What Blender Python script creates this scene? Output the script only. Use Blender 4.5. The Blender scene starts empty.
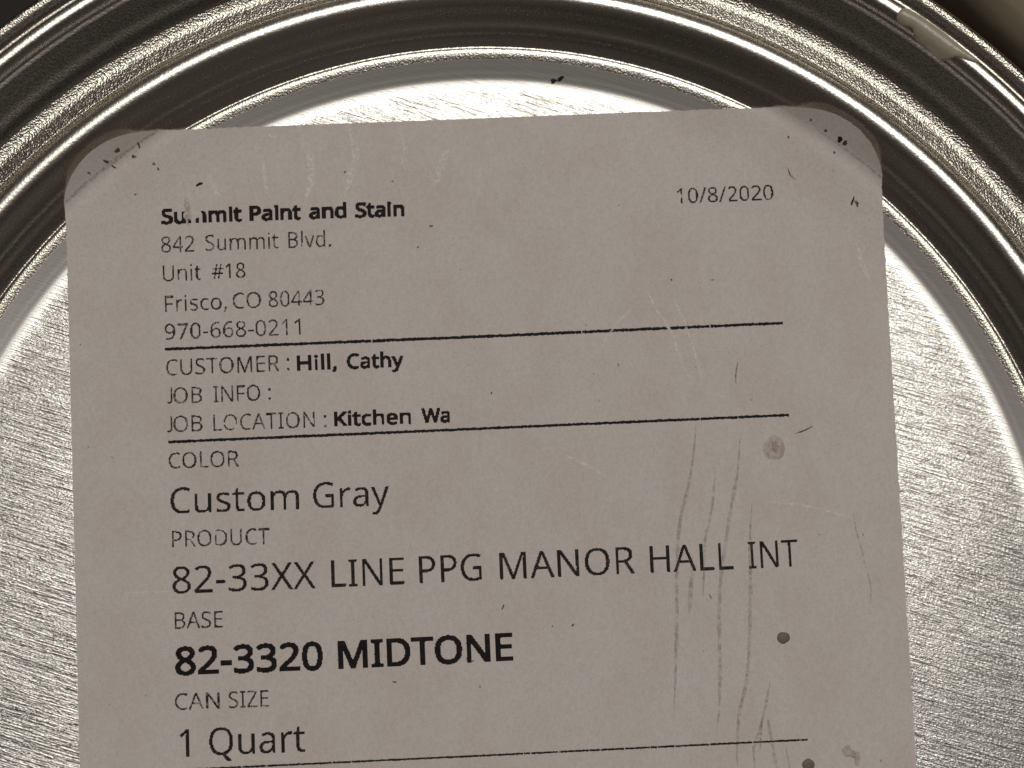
import bpy, bmesh, math, random
import numpy as np
from mathutils import Matrix, Vector

random.seed(7)
rng = np.random.default_rng(11)
S = bpy.context.scene
COL = S.collection
MM = 0.001

# ------------------------------------------------------------------ camera
F_PX = 1538.0
TX, TY = math.radians(3.93), math.radians(-1.39)
CAM = Vector((-1.15, 9.86, 103.8))                       # millimetres, lid centre = origin
RM = Matrix.Rotation(TY, 3, 'Y') @ Matrix.Rotation(TX, 3, 'X')
cam = bpy.data.cameras.new('camera'); camo = bpy.data.objects.new('camera', cam); COL.objects.link(camo)
cam.sensor_width = 36.0; cam.lens = 36.0 * F_PX / 1024.0
cam.clip_start = 0.005; cam.clip_end = 50.0
cam.dof.use_dof = True; cam.dof.focus_distance = 0.1032; cam.dof.aperture_fstop = 22.0
camo.matrix_world = Matrix.Translation(CAM * MM) @ RM.to_4x4()
S.camera = camo

# ------------------------------------------------------------------ world, lamps, exposure
W = bpy.data.worlds.new('World'); S.world = W; W.use_nodes = True
wt = W.node_tree; bg = wt.nodes['Background']           # a dim room: warm, uneven, darker low down
wc = wt.nodes.new('ShaderNodeTexCoord'); wn = wt.nodes.new('ShaderNodeTexNoise'); wn.inputs['Scale'].default_value = 1.9; wn.inputs['Detail'].default_value = 3.0
wr = wt.nodes.new('ShaderNodeValToRGB'); e = wr.color_ramp.elements
e[0].position = 0.36; e[0].color = (0.09, 0.07, 0.05, 1); e[1].position = 0.66; e[1].color = (1.0, 0.87, 0.72, 1)
wt.links.new(wc.outputs['Generated'], wn.inputs['Vector']); wt.links.new(wn.outputs[0], wr.inputs[0]); wt.links.new(wr.outputs[0], bg.inputs[0])
bg.inputs[1].default_value = 0.066
def lamp(name, d, dist, size, power, col=(1.0, 0.955, 0.885), size_y=None):
    l = bpy.data.lights.new(name, 'AREA'); l.shape = 'ELLIPSE' if size_y else 'DISK'; l.size = size
    if size_y: l.size_y = size_y
    l.energy = power; l.color = col
    o = bpy.data.objects.new(name, l); COL.objects.link(o)
    v = Vector(d).normalized()
    o.location = v * dist; o.rotation_euler = v.to_track_quat('Z', 'Y').to_euler()
    return o
lamp('ceiling_lamp', (0.09, 0.27, 1.0), 1.2, 0.76, 6.5)
S.view_settings.view_transform = 'Standard'; S.view_settings.look = 'None'
S.view_settings.exposure = 0.0; S.view_settings.gamma = 1.0
S.render.engine = 'CYCLES'

# ------------------------------------------------------------------ helpers
def at(x, y, h=0.0):
    """photo measurement -> point (mm) on the level h above the lid panel"""
    d = RM @ Vector((x - 512.0, 384.0 - y, -F_PX))
    return CAM + d * ((h - CAM.z) / d.z)
def mesh_obj(name, verts, faces, mat, parent=None, smooth=False, mats=None, mi=None):
    me = bpy.data.meshes.new(name)
    me.from_pydata([(v[0] * MM, v[1] * MM, v[2] * MM) for v in verts], [], faces)
    for m in (mats or [mat]): me.materials.append(m)
    if mi is not None: me.polygons.foreach_set('material_index', mi)
    if smooth: me.polygons.foreach_set('use_smooth', [True] * len(me.polygons))
    me.update()
    o = bpy.data.objects.new(name, me); COL.objects.link(o)
    if parent: o.parent = parent
    return o
def pchip(xs, ys):
    xs = np.array(xs, float); ys = np.array(ys, float); h = np.diff(xs); d = np.diff(ys) / h
    m = np.zeros_like(xs); m[0], m[-1] = d[0], d[-1]
    for i in range(1, len(xs) - 1):
        if d[i-1] * d[i] > 0:
            w1, w2 = 2*h[i] + h[i-1], h[i] + 2*h[i-1]
            m[i] = (w1 + w2) / (w1 / d[i-1] + w2 / d[i])
    def f(x):
        x = np.clip(np.asarray(x, float), xs[0], xs[-1]); i = np.clip(np.searchsorted(xs, x) - 1, 0, len(h) - 1)
        t = (x - xs[i]) / h[i]
        return ((1+2*t)*(1-t)**2*ys[i] + t*(1-t)**2*h[i]*m[i] + t*t*(3-2*t)*ys[i+1] + t*t*(t-1)*h[i]*m[i+1])
    return f
def vnoise(shape, cell, oct_=2):
    out = np.zeros(shape); amp = 1.0; tot = 0
    for _ in range(oct_):
        gy, gx = int(shape[0] / cell) + 3, int(shape[1] / cell) + 3
        g = rng.random((gy, gx))
        yy = np.arange(shape[0]) / cell; xx = np.arange(shape[1]) / cell
        y0, x0 = yy.astype(int), xx.astype(int); ty = (yy - y0)[:, None]; tx = (xx - x0)[None, :]
        ty = ty*ty*(3-2*ty); tx = tx*tx*(3-2*tx)
        a = g[y0][:, x0]; b = g[y0][:, x0+1]; c = g[y0+1][:, x0]; d = g[y0+1][:, x0+1]
        out += amp * ((a*(1-tx)+b*tx)*(1-ty) + (c*(1-tx)+d*tx)*ty); tot += amp; amp *= .5; cell = max(1.0, cell / 2)
    return out / tot

# ------------------------------------------------------------------ materials
class NT:
    def __init__(s, name):
        s.m = bpy.data.materials.new(name); s.m.use_nodes = True; s.t = s.m.node_tree
        s.n = s.t.nodes; s.b = s.n['Principled BSDF']; s.out = s.n['Material Output']
    def add(s, t, **kw):
        n = s.n.new(t)
        for k, v in kw.items(): setattr(n, k, v)
        return n
    def link(s, a, b): s.t.links.new(a, b)
    def coords(s, rot=0.0, scale=(1, 1, 1)):
        """object coordinates in millimetres, turned by rot about z then scaled"""
        tc = s.add('ShaderNodeTexCoord')
        r = s.add('ShaderNodeMapping'); r.inputs['Rotation'].default_value = (0, 0, rot); s.link(tc.outputs['Object'], r.inputs[0])
        k = s.add('ShaderNodeMapping'); k.inputs['Scale'].default_value = tuple(1000 * v for v in scale); s.link(r.outputs[0], k.inputs[0])
        return k.outputs[0]
    def noise(s, co, scale=1.0, detail=2.0, rough=0.5, dist=0.0):
        n = s.add('ShaderNodeTexNoise'); s.link(co, n.inputs['Vector'])
        n.inputs['Scale'].default_value = scale; n.inputs['Detail'].default_value = detail
        n.inputs['Roughness'].default_value = rough; n.inputs['Distortion'].default_value = dist
        return n.outputs[0]
    def math(s, op, a, b=None, c=None):
        n = s.add('ShaderNodeMath', operation=op)
        for i, v in enumerate((a, b, c)):
            if v is None: continue
            if isinstance(v, (int, float)): n.inputs[i].default_value = v
            else: s.link(v, n.inputs[i])
        return n.outputs[0]
    def ramp(s, fac, stops):
        n = s.add('ShaderNodeValToRGB'); s.link(fac, n.inputs[0]); e = n.color_ramp.elements
        while len(e) < len(stops): e.new(0.5)
        for k, (p, c) in zip(e, stops): k.position = p; k.color = (*c, 1) if len(c) == 3 else c
        return n.outputs[0]
    def bump(s, h, strength, dist_mm):
        n = s.add('ShaderNodeBump'); n.inputs['Strength'].default_value = strength; n.inputs['Distance'].default_value = dist_mm * MM
        s.link(h, n.inputs['Height']); s.link(n.outputs[0], s.b.inputs['Normal']); return n

TIN = (0.69, 0.675, 0.65)
def brushed_tin():
    k = NT('brushed tin plate'); b = k.b
    b.inputs['Metallic'].default_value = 1.0
    rot = math.radians(17)
    st = k.noise(k.coords(rot, (0.22, 5.6, 1)), 1.0, 3.0, 0.62, 0.05)       # rolling lines
    fi = k.noise(k.coords(rot, (0.9, 11.0, 1)), 1.0, 2.0, 0.6)              # fine lines
    sp = k.noise(k.coords(rot, (5.0, 8.0, 1)), 1.0, 2.0, 0.6)             # crystalline speckle
    h = k.math('ADD', k.math('MULTIPLY', st, 0.85), k.math('ADD', k.math('MULTIPLY', fi, 0.45), k.math('MULTIPLY', sp, 0.36)))
    gr = k.noise(k.coords(rot, (0.20, 9.0, 1)), 1.0, 1.0, 0.5, 0.05)              # sparse deeper draw lines
    gv = k.add('ShaderNodeMapRange', interpolation_type='SMOOTHSTEP'); k.link(gr, gv.inputs[0])
    for q, v in zip((1, 2, 3, 4), (0.60, 0.70, 0.0, 1.0)): gv.inputs[q].default_value = v
    h = k.math('SUBTRACT', h, k.math('MULTIPLY', gv.outputs[0], 0.18))
    bn = k.bump(h, 1.0, 0.056)
    tc = k.add('ShaderNodeTexCoord'); ln = k.add('ShaderNodeVectorMath', operation='LENGTH'); k.link(tc.outputs['Object'], ln.inputs[0])
    mr = k.add('ShaderNodeMapRange', interpolation_type='SMOOTHSTEP'); k.link(ln.outputs['Value'], mr.inputs[0])
    for q, v in zip((1, 2, 3, 4), (0.0369, 0.0378, 1.0, 0.03)): mr.inputs[q].default_value = v   # the pressed step is smoother than the panel
    k.link(mr.outputs[0], bn.inputs['Strength'])
    big = k.noise(k.coords(rot, (0.06, 0.16, 1)), 1.0, 2.0)
    col = k.ramp(k.math('ADD', k.math('MULTIPLY', st, 0.65), k.math('MULTIPLY', big, 0.35)),
                 [(0.30, (0.42, 0.41, 0.39)), (0.55, TIN), (0.75, (0.78, 0.765, 0.74))])
    cm = k.add('ShaderNodeMix', data_type='RGBA'); k.link(mr.outputs[0], cm.inputs[0])
    gm = k.add('ShaderNodeMix', data_type='RGBA'); k.link(gv.outputs[0], gm.inputs[0]); k.link(col, gm.inputs[6]); gm.inputs[7].default_value = (0.40, 0.39, 0.37, 1)
    cm.inputs[6].default_value = (*TIN, 1); k.link(gm.outputs[2], cm.inputs[7]); k.link(cm.outputs[2], b.inputs['Base Color'])
    b.inputs['Roughness'].default_value = 0.265
    return k.m
def smooth_tin():
    k = NT('smooth drawn tin plate'); b = k.b
    b.inputs['Metallic'].default_value = 1.0; b.inputs['Base Color'].default_value = (0.66, 0.625, 0.57, 1)
    n = k.noise(k.coords(0, (5.5, 5.5, 5.5)), 1.0, 2.0, 0.6)
    k.bump(n, 1.0, 0.012)
    k.link(k.math('MULTIPLY_ADD', n, 0.12, 0.215), b.inputs['Roughness'])
    return k.m
def grainy_tin(bump, rough, name):
    k = NT(name); b = k.b
    b.inputs['Metallic'].default_value = 1.0
    n = k.noise(k.coords(0.3, (8.0, 8.0, 8.0)), 1.0, 1.0, 0.5)
    k.bump(n, 1.0, bump)
    k.link(k.ramp(n, [(0.35, (0.36, 0.335, 0.295)), (0.6, (0.60, 0.565, 0.51))]), b.inputs['Base Color'])
    b.inputs['Roughness'].default_value = rough
    return k.m
def paper_mat():
    k = NT('coated label paper'); b = k.b
    fib = k.noise(k.coords(0.04, (4.5, 3.2, 4)), 1.0, 3.0, 0.65)
    mid = k.noise(k.coords(0.0, (0.22, 0.15, 0.2)), 1.0, 3.0, 0.55)
    grain = k.noise(k.coords(0.0, (8, 8, 8)), 1.0, 1.0)
    base = k.ramp(k.math('ADD', k.math('MULTIPLY', fib, 0.6), k.math('MULTIPLY', grain, 0.4)),
                  [(0.30, (0.62, 0.574, 0.546)), (0.52, (0.705, 0.656, 0.626)), (0.75, (0.78, 0.730, 0.70))])
    tint = k.ramp(mid, [(0.40, (0.93, 0.86, 0.83)), (0.58, (1, 1, 1))])
    mx = k.add('ShaderNodeMix', data_type='RGBA', blend_type='MULTIPLY'); mx.inputs[0].default_value = 0.42
    k.link(base, mx.inputs[6]); k.link(tint, mx.inputs[7])
    # scattered dust specks
    dn = k.noise(k.coords(0.5, (2.6, 2.2, 2.4)), 1.0, 2.0, 0.55)
    dk = k.ramp(dn, [(0.19, (0.42, 0.38, 0.35)), (0.24, (1, 1, 1))])
    m2 = k.add('ShaderNodeMix', data_type='RGBA', blend_type='MULTIPLY'); m2.inputs[0].default_value = 1.0
    k.link(mx.outputs[2], m2.inputs[6]); k.link(dk, m2.inputs[7])
    k.link(m2.outputs[2], b.inputs['Base Color'])
    b.inputs['Roughness'].default_value = 0.62
    b.inputs['Specular IOR Level'].default_value = 0.12
    k.bump(k.math('ADD', fib, k.math('MULTIPLY', mid, 2.0)), 0.5, 0.035)
    return k.m
def plain(name, col, rough=0.6, spec=0.3, bump=None):
    k = NT(name); k.b.inputs['Base Color'].default_value = (*col, 1); k.b.inputs['Roughness'].default_value = rough
    k.b.inputs['Specular IOR Level'].default_value = spec
    if bump: k.bump(k.noise(k.coords(0, (bump[0],)*3), 1.0, 3.0), 1.0, bump[1])
    return k.m
def ink_mat(name, col, lo, hi):
    """thermal print: the ink wears through to the paper in patches"""
    k = NT(name); k.b.inputs['Base Color'].default_value = (*col, 1); k.b.inputs['Roughness'].default_value = 0.5
    k.b.inputs['Specular IOR Level'].default_value = 0.08
    n = k.noise(k.coords(0, (3.2, 3.2, 3.2)), 1.0, 3.0, 0.6)
    k.b.inputs['Alpha'].default_value = 1.0
    a = k.ramp(n, [(0.33, (lo,)*3), (0.56, (hi,)*3)]); k.link(a, k.b.inputs['Alpha'])
    return k.m
def mark_mat(name, col, a_lo, a_hi, sc=2.5):
    k = NT(name); k.b.inputs['Base Color'].default_value = (*col, 1); k.b.inputs['Roughness'].default_value = 0.6
    k.b.inputs['Specular IOR Level'].default_value = 0.2
    n = k.noise(k.coords(0, (sc,)*3), 1.0, 3.0, 0.65)
    k.link(k.ramp(n, [(0.36, (a_lo,)*3), (0.64, (a_hi,)*3)]), k.b.inputs['Alpha'])
    return k.m
M = dict(
    panel=brushed_tin(), smooth=smooth_tin(),
    grain=grainy_tin(0.046, 0.27, 'stretched grainy tin plate'),
    band=grainy_tin(0.007, 0.21, 'dull tin plate'),
    ridge=grainy_tin(0.016, 0.24, 'pressed tin ridge'),
    paper=paper_mat(),
    ink_bold=ink_mat('heavy black thermal ink', (0.012, 0.010, 0.010), 0.85, 1.0),
    ink=ink_mat('black thermal ink', (0.018, 0.015, 0.014), 0.72, 1.0),
    ink_faint=ink_mat('worn thin thermal ink', (0.030, 0.026, 0.024), 0.30, 0.95),
    pale=mark_mat('pale creases and sheen', (0.95, 0.92, 0.88), 0.15, 0.85, 3.6),  # creases in the paper; their sheen is put into the pale colour
    sheen_streak=mark_mat('faint painted sheen', (0.95, 0.90, 0.86), 0.0, 0.60, 3.0),  # streaky sheen of the paper, painted on as a light tint
    brown=mark_mat('brown rubbed scuff', (0.24, 0.18, 0.155), 0.02, 0.30, 3.0),
    dark=mark_mat('dark scuff', (0.06, 0.05, 0.045), 0.25, 0.85, 4.0),
    smudge=mark_mat('grey smudge', (0.10, 0.085, 0.075), 0.0, 0.30, 5.0),
    stain=mark_mat('faint brown stain', (0.33, 0.19, 0.12), 0.06, 0.30, 3.0),
    speck=plain('black dirt', (0.014, 0.012, 0.010), 0.7),
    dust=mark_mat('brown grime', (0.045, 0.034, 0.028), 0.30, 1.0, 5.0),
    spot=plain('dried olive paint', (0.17, 0.145, 0.108), 0.5, 0.4, (5, 0.05)),
    drip=plain('dried beige paint', (0.44, 0.395, 0.31), 0.25, 0.5, (1.6, 0.05)),
)
def wood():
    k = NT('pale wooden board'); b = k.b
    n = k.noise(k.coords(0.7, (0.05, 0.9, 0.5)), 1.0, 4.0, 0.6, 0.6)
    k.link(k.ramp(n, [(0.3, (0.22, 0.18, 0.125)), (0.7, (0.36, 0.30, 0.215))]), b.inputs['Base Color'])
    b.inputs['Roughness'].default_value = 0.6; k.bump(n, 0.4, 0.05); return k.m
def table_mat():
    k = NT('dark tabletop'); b = k.b
    n = k.noise(k.coords(0.2, (0.03, 0.3, 0.3)), 1.0, 4.0, 0.6, 0.5)
    k.link(k.ramp(n, [(0.3, (0.010, 0.008, 0.006)), (0.7, (0.022, 0.017, 0.012))]), b.inputs['Base Color'])
    b.inputs['Roughness'].default_value = 0.7; return k.m
M['wood'] = wood(); M['table'] = table_mat()

# ------------------------------------------------------------------ letter outlines (advance, contours), capital height = 1000
G={'#':(905,"672 611 629 387 821 387 821 293 611 293 553 0 454 0 511 293 311 293 256 0 158 0 211 293 35 293 35 387 230 387 275 611 87 611 87 703 291 703 347 1000 448 1000 392 703 594 703 650 1000 746 1000 690 703 868 703 868 611|329 387 529 387 573 611 373 611"),
',':(375,"269 147 237 41 194 -74 148 -181 57 -181 85 -67 109 54 127 162 259 162"),
'-':(451,"56 321 56 430 395 430 395 321"),
'.':(375,"101 76 104 107 112 131 126 148 144 160 164 167 186 169 209 167 230 160 249 148 263 131 272 107 275 76 272 45 263 21 249 3 230 -10 209 -17 186 -20 164 -17 144 -10 126 3 112 21 104 45"),
'/':(521,"507 1000 134 0 14 0 387 1000"),
'0':(801,"732 501 730 423 724 351 714 284 700 224 680 170 656 123 627 82 592 48 553 21 507 2 456 -10 399 -14 329 -7 267 13 214 48 169 95 132 154 104 225 89 285 78 352 71 424 69 501 71 580 77 652 87 718 102 779 128 849 163 908 207 954 261 988 325 1009 399 1015 470 1009 532 988 585 954 631 908 668 849 696 779 712 718 723 652 730 580|192 501 194 415 201 339 212 273 229 217 250 172 278 137 312 111 352 96 399 91 446 96 487 111 520 136 548 171 570 216 587 272 599 339 606 415 608 501 606 588 599 664 587 729 570 784 548 830 520 865 487 890 446 905 399 910 352 905 312 890 278 865 250 830 229 784 212 729 201 664 194 588"),
'1':(801,"497 0 377 0 377 699 377 768 380 820 382 871 342 833 296 794 189 707 125 790 395 1000 497 1000"),
'2':(801,"728 0 67 0 67 102 329 367 457 501 488 540 514 579 535 617 550 656 559 697 562 741 556 792 540 833 513 866 477 890 434 904 385 909 339 906 296 898 257 884 220 865 182 841 144 814 78 896 165 957 197 973 231 987 267 999 305 1007 344 1012 385 1014 445 1010 498 1000 546 982 588 957 622 927 651 890 671 848 684 800 688 748 684 697 673 648 655 601 631 555 601 510 566 466 431 324 223 118 223 112 728 112"),
'3':(801,"690 766 688 723 679 685 665 650 646 619 622 593 593 570 560 552 523 537 483 527 483 521 557 506 616 481 662 445 695 400 715 346 721 284 717 229 703 177 681 130 649 88 607 52 555 24 493 3 421 -10 338 -14 286 -13 238 -9 192 -2 148 8 105 22 63 41 63 155 106 136 151 120 199 107 247 97 293 92 339 90 420 95 485 113 533 142 566 182 586 230 592 287 589 326 578 360 560 389 534 412 502 431 464 445 419 455 368 462 312 464 216 464 216 569 314 569 366 571 412 579 452 592 486 610 514 633 536 659 552 689 561 722 564 758 559 803 543 840 515 870 479 893 434 906 382 910 348 909 316 906 286 900 205 870 130 826 69 910 107 937 151 961 201 983 256 1000 316 1011 381 1014 477 1006 554 983 614 944 657 893 682 834"),
'4':(801,"773 227 627 227 627 0 508 0 508 227 29 227 29 332 500 1006 627 1006 627 338 773 338|508 653 509 719 511 776 513 827 515 874 510 874 482 817 450 765 150 338 508 338"),
'6':(801,"77 427 78 485 82 542 89 598 99 653 113 706 130 757 152 805 179 849 211 890 249 926 293 956 342 981 399 999 463 1010 535 1014 600 1011 658 1001 658 896 602 909 538 913 477 910 423 899 377 881 337 857 303 827 275 793 253 754 235 711 221 664 211 614 204 562 200 508 209 508 224 530 242 550 262 569 285 585 311 599 340 611 372 619 407 624 445 626 501 622 552 610 597 590 638 563 671 528 699 487 719 438 731 383 735 322 731 256 718 196 696 143 666 96 630 58 586 27 536 4 480 -9 417 -14 371 -11 326 -2 284 13 245 33 209 61 176 94 147 133 123 179 103 232 89 291 80 356|416 90 471 96 519 115 559 146 589 191 607 250 613 322 608 381 592 432 565 473 528 505 479 523 420 529 378 526 340 517 305 502 275 482 250 459 229 433 214 404 205 376 202 346 203 315 208 285 215 255 225 226 239 198 256 172 275 149 298 129 323 112 351 100 382 92"),
'7':(801,"190 0 601 888 62 888 62 1000 732 1000 732 905 326 0"),
'8':(801,"399 1014 456 1011 507 1002 555 987 596 966 631 939 660 906 682 868 695 824 699 775 696 736 687 701 673 669 654 641 631 614 604 590 574 568 542 548 508 529 548 509 586 487 620 463 652 437 679 408 701 377 718 342 728 303 731 259 727 206 713 157 690 114 660 77 622 45 576 20 524 1 467 -10 403 -14 335 -10 274 0 221 18 175 43 137 73 107 110 86 153 73 201 69 255 72 299 81 338 97 374 119 406 144 435 174 461 206 484 240 504 276 522 244 542 215 563 187 586 162 611 141 638 124 668 111 701 103 737 101 776 105 825 118 868 140 905 169 938 205 965 246 986 293 1002 344 1011|189 254 195 208 212 167 241 132 282 106 335 89 401 84 463 89 515 106 557 132 587 168 605 210 611 258 608 289 599 318 585 344 565 368 541 390 512 410 479 429 442 447 401 464 378 472 339 454 305 435 275 415 249 393 228 370 211 345 199 317 191 287|398 915 349 910 307 898 271 877 243 849 227 813 221 770 224 738 232 709 246 683 264 661 286 641 312 624 405 577 492 623 516 641 537 662 554 684 567 710 574 738 577 770 572 813 555 849 528 877 492 898 448 910"),
'9':(801,"728 573 727 516 723 459 716 403 707 347 693 294 675 243 653 195 626 151 594 110 556 74 512 44 462 19 405 1 341 -10 269 -14 204 -11 143 0 143 105 202 92 266 87 328 90 382 101 428 119 467 143 501 172 529 207 552 245 570 288 584 335 594 385 600 437 604 490 595 490 580 469 562 450 542 431 519 415 493 401 464 389 432 381 396 376 357 374 302 378 252 390 207 410 166 437 133 471 106 513 86 561 74 615 70 676 74 743 88 803 110 857 140 904 177 942 221 973 272 996 328 1009 389 1014 436 1011 480 1002 522 987 562 965 598 938 630 905 659 865 683 819 702 768 717 709 725 644|389 910 335 904 288 885 247 853 216 808 198 750 192 678 197 618 213 567 239 526 276 495 324 477 384 471 427 474 465 483 500 498 530 518 556 541 576 567 592 596 601 624 604 654 602 684 598 714 590 744 580 774 567 802 550 828 531 851 509 871 483 888 455 900 423 908"),
':':(375,"101 76 104 107 112 131 126 148 144 160 164 167 186 169 209 167 230 160 249 148 263 131 272 107 275 76 272 45 263 21 249 3 230 -10 209 -17 186 -20 164 -17 144 -10 126 3 112 21 104 45|101 675 104 707 112 732 126 749 144 761 164 768 186 770 209 768 230 761 249 749 263 732 272 707 275 675 272 645 263 620 249 602 230 590 209 582 186 580 164 582 144 590 126 602 112 620 104 645"),
'A':(895,"763 0 643 310 246 310 127 0 0 0 391 1004 504 1004 894 0|493 724 479 765 460 826 445 874 431 817 415 765 402 724 289 422 605 422"),
'B':(910,"422 1000 510 997 586 986 651 969 705 945 758 899 790 835 801 752 799 714 791 680 779 648 763 619 741 594 715 572 684 554 650 540 611 531 611 524 651 515 689 503 725 487 756 467 783 442 805 412 822 376 831 333 835 284 830 227 816 175 793 130 761 90 721 58 673 33 618 15 556 4 487 0 136 0 136 1000|447 574 524 579 582 593 623 616 650 648 666 688 671 738 664 788 645 827 613 856 566 876 504 888 427 892 262 892 262 574|262 469 262 106 464 106 543 112 605 129 648 158 677 196 695 242 700 294 698 328 690 359 677 387 658 411 633 431 600 447 560 460 511 467 454 469"),
'C':(885,"564 903 513 900 465 891 420 876 379 855 343 828 311 796 283 759 261 716 242 669 229 617 221 560 218 500 223 421 236 350 257 286 287 230 325 183 372 146 427 118 491 102 563 97 606 98 648 102 688 108 803 136 803 27 765 14 726 4 687 -4 645 -10 597 -13 545 -14 472 -10 405 2 344 21 290 49 227 97 176 157 137 228 114 289 98 355 89 426 85 501 89 575 99 644 117 709 141 768 172 823 209 871 253 913 303 949 360 977 423 998 491 1010 566 1014 617 1012 666 1007 714 999 760 987 803 972 842 955 791 849 688 887 649 896 608 901"),
'D':(1022,"937 510 933 429 921 355 902 288 875 228 827 159 768 102 696 57 635 32 568 14 494 4 415 0 136 0 136 1000 444 1000 517 996 585 986 648 968 706 944 774 901 831 846 877 779 903 722 922 658 933 587|804 506 799 589 784 662 760 724 726 776 683 818 631 851 570 874 502 888 426 892 262 892 262 108 398 108 493 114 575 133 645 164 702 208 747 264 779 332 798 413"),
'E':(779,"695 0 136 0 136 1000 695 1000 695 889 262 889 262 577 669 577 669 468 262 468 262 111 695 111"),
'F':(727,"262 0 136 0 136 1000 695 1000 695 889 262 889 262 535 668 535 668 424 262 424"),
'G':(1020,"570 528 916 528 916 38 862 22 807 9 752 -1 695 -8 632 -13 564 -14 490 -10 421 2 359 21 303 48 237 96 183 155 141 226 117 287 99 352 89 424 85 500 89 576 101 646 120 712 147 772 194 843 253 902 324 950 385 978 452 998 525 1010 604 1014 659 1012 712 1007 763 999 811 987 858 972 902 955 854 846 817 861 777 875 735 887 690 896 644 901 597 903 521 898 453 882 392 854 340 817 296 771 262 715 237 651 222 579 217 500 221 424 234 353 256 289 286 233 327 185 377 146 438 118 510 101 594 95 706 102 790 119 790 416 570 416"),
'H':(1038,"901 0 775 0 775 466 262 466 262 0 136 0 136 1000 262 1000 262 577 775 577 775 1000 901 1000"),
'I':(475,"417 0 56 0 56 73 174 99 174 899 56 927 56 1000 417 1000 417 927 300 899 300 99 417 73"),
'J':(382,"-6 -266 -64 -261 -109 -248 -109 -141 -62 -151 -8 -155 15 -154 37 -149 58 -141 78 -130 95 -113 109 -92 120 -66 127 -33 129 6 129 1000 255 1000 255 15 251 -45 241 -98 223 -144 198 -182 168 -212 132 -236 90 -253 45 -263"),
'K':(867,"867 0 718 0 364 478 262 388 262 0 136 0 136 1000 262 1000 262 507 347 602 434 697 704 1000 852 1000 455 564"),
'L':(734,"136 0 136 1000 262 1000 262 112 699 112 699 0"),
'M':(1270,"577 0 248 877 242 877 247 805 251 711 252 606 252 0 136 0 136 1000 322 1000 630 181 636 181 950 1000 1134 1000 1134 0 1010 0 1010 615 1011 712 1015 803 1020 875 1014 875 681 0"),
'N':(1064,"929 0 782 0 246 831 241 831 246 754 250 660 252 559 252 0 136 0 136 1000 282 1000 815 172 821 172 817 239 813 338 811 436 811 1000 929 1000"),
'O':(1094,"1008 501 1005 426 995 356 979 291 956 230 927 176 891 127 850 85 802 50 747 22 687 2 620 -10 548 -14 473 -10 404 2 343 23 289 51 240 86 199 128 164 176 135 231 113 291 98 357 89 428 85 503 89 577 98 647 114 712 136 772 175 843 226 902 289 951 344 979 406 999 474 1011 549 1015 644 1008 728 987 801 952 864 903 915 844 956 772 979 712 995 647 1005 577|218 501 222 421 234 349 254 284 281 228 317 182 362 144 415 117 477 101 548 95 619 101 681 117 733 144 777 182 813 228 840 284 860 349 871 421 875 501 870 591 856 670 831 739 797 798 752 844 696 878 628 898 549 905 478 899 415 883 362 856 317 820 281 773 254 718 234 654 222 581"),
'P':(847,"401 1000 492 995 570 981 635 957 686 923 736 865 766 792 776 706 774 665 767 626 756 588 739 551 717 517 689 486 655 458 614 435 566 415 511 401 448 392 377 389 262 389 262 0 136 0 136 1000|389 892 262 892 262 497 363 497 423 499 475 506 521 518 559 534 591 555 615 583 632 616 642 655 646 700 639 759 618 807 584 845 535 871 470 887"),
'Q':(1094,"1008 501 1005 423 994 349 975 280 950 217 918 161 878 112 832 70 778 37 717 11 957 -238 776 -238 583 -13 565 -13 548 -14 473 -10 404 2 343 23 289 51 240 86 199 128 164 176 135 231 113 291 98 357 89 428 85 503 89 577 98 647 114 712 136 772 175 843 226 902 289 951 344 979 406 999 474 1011 549 1015 644 1008 728 987 801 952 864 903 915 844 956 772 979 712 995 647 1005 577|218 501 222 421 234 349 254 284 281 228 317 182 362 144 415 117 477 101 548 95 619 101 681 117 733 144 777 182 813 228 840 284 860 349 871 421 875 501 870 591 856 670 831 739 797 798 752 844 696 878 628 898 549 905 478 899 415 883 362 856 317 820 281 773 254 718 234 654 222 581"),
'R':(871,"412 1000 490 996 558 986 617 968 666 944 706 912 737 874 758 828 772 776 776 716 773 665 763 621 746 583 725 550 700 521 672 498 641 478 609 462 576 448 850 0 703 0 461 413 262 413 262 0 136 0 136 1000|405 891 262 891 262 520 412 520 486 525 545 541 590 568 621 605 639 653 646 710 643 751 634 786 620 815 599 839 573 858 541 873 502 883 457 889"),
'S':(769,"703 268 698 211 684 160 660 116 627 77 585 45 536 20 479 1 416 -10 346 -14 239 -8 146 8 71 34 71 154 108 140 150 126 197 113 247 103 299 97 352 95 398 97 440 104 476 115 507 130 532 148 552 171 566 197 574 225 577 256 575 287 568 315 556 339 539 361 515 382 484 401 445 421 398 441 342 462 229 513 199 532 172 553 148 576 129 600 113 627 100 655 91 687 86 721 84 759 89 810 102 855 125 896 155 931 193 960 237 983 288 1000 343 1011 403 1014 457 1012 507 1007 555 999 599 987 641 974 679 958 640 850 527 888 486 897 444 902 401 903 361 901 326 895 296 885 270 871 249 854 232 834 221 811 214 785 211 758 214 726 221 698 232 674 249 652 272 632 301 613 337 595 379 576 430 556 486 534 535 511 579 487 616 460 647 431 672 398 689 360 700 317"),
'T':(779,"452 0 326 0 326 889 14 889 14 1000 763 1000 763 889 452 889"),
'U':(1024,"896 353 892 286 878 224 854 166 821 114 779 70 726 34 664 7 590 -9 507 -14 419 -8 343 11 278 43 223 88 181 142 150 205 132 276 126 356 126 1000 252 1000 252 352 259 276 281 213 317 162 368 125 434 103 514 95 571 99 620 110 662 128 696 153 724 183 745 219 760 260 769 304 772 353 772 1000 896 1000"),
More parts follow.
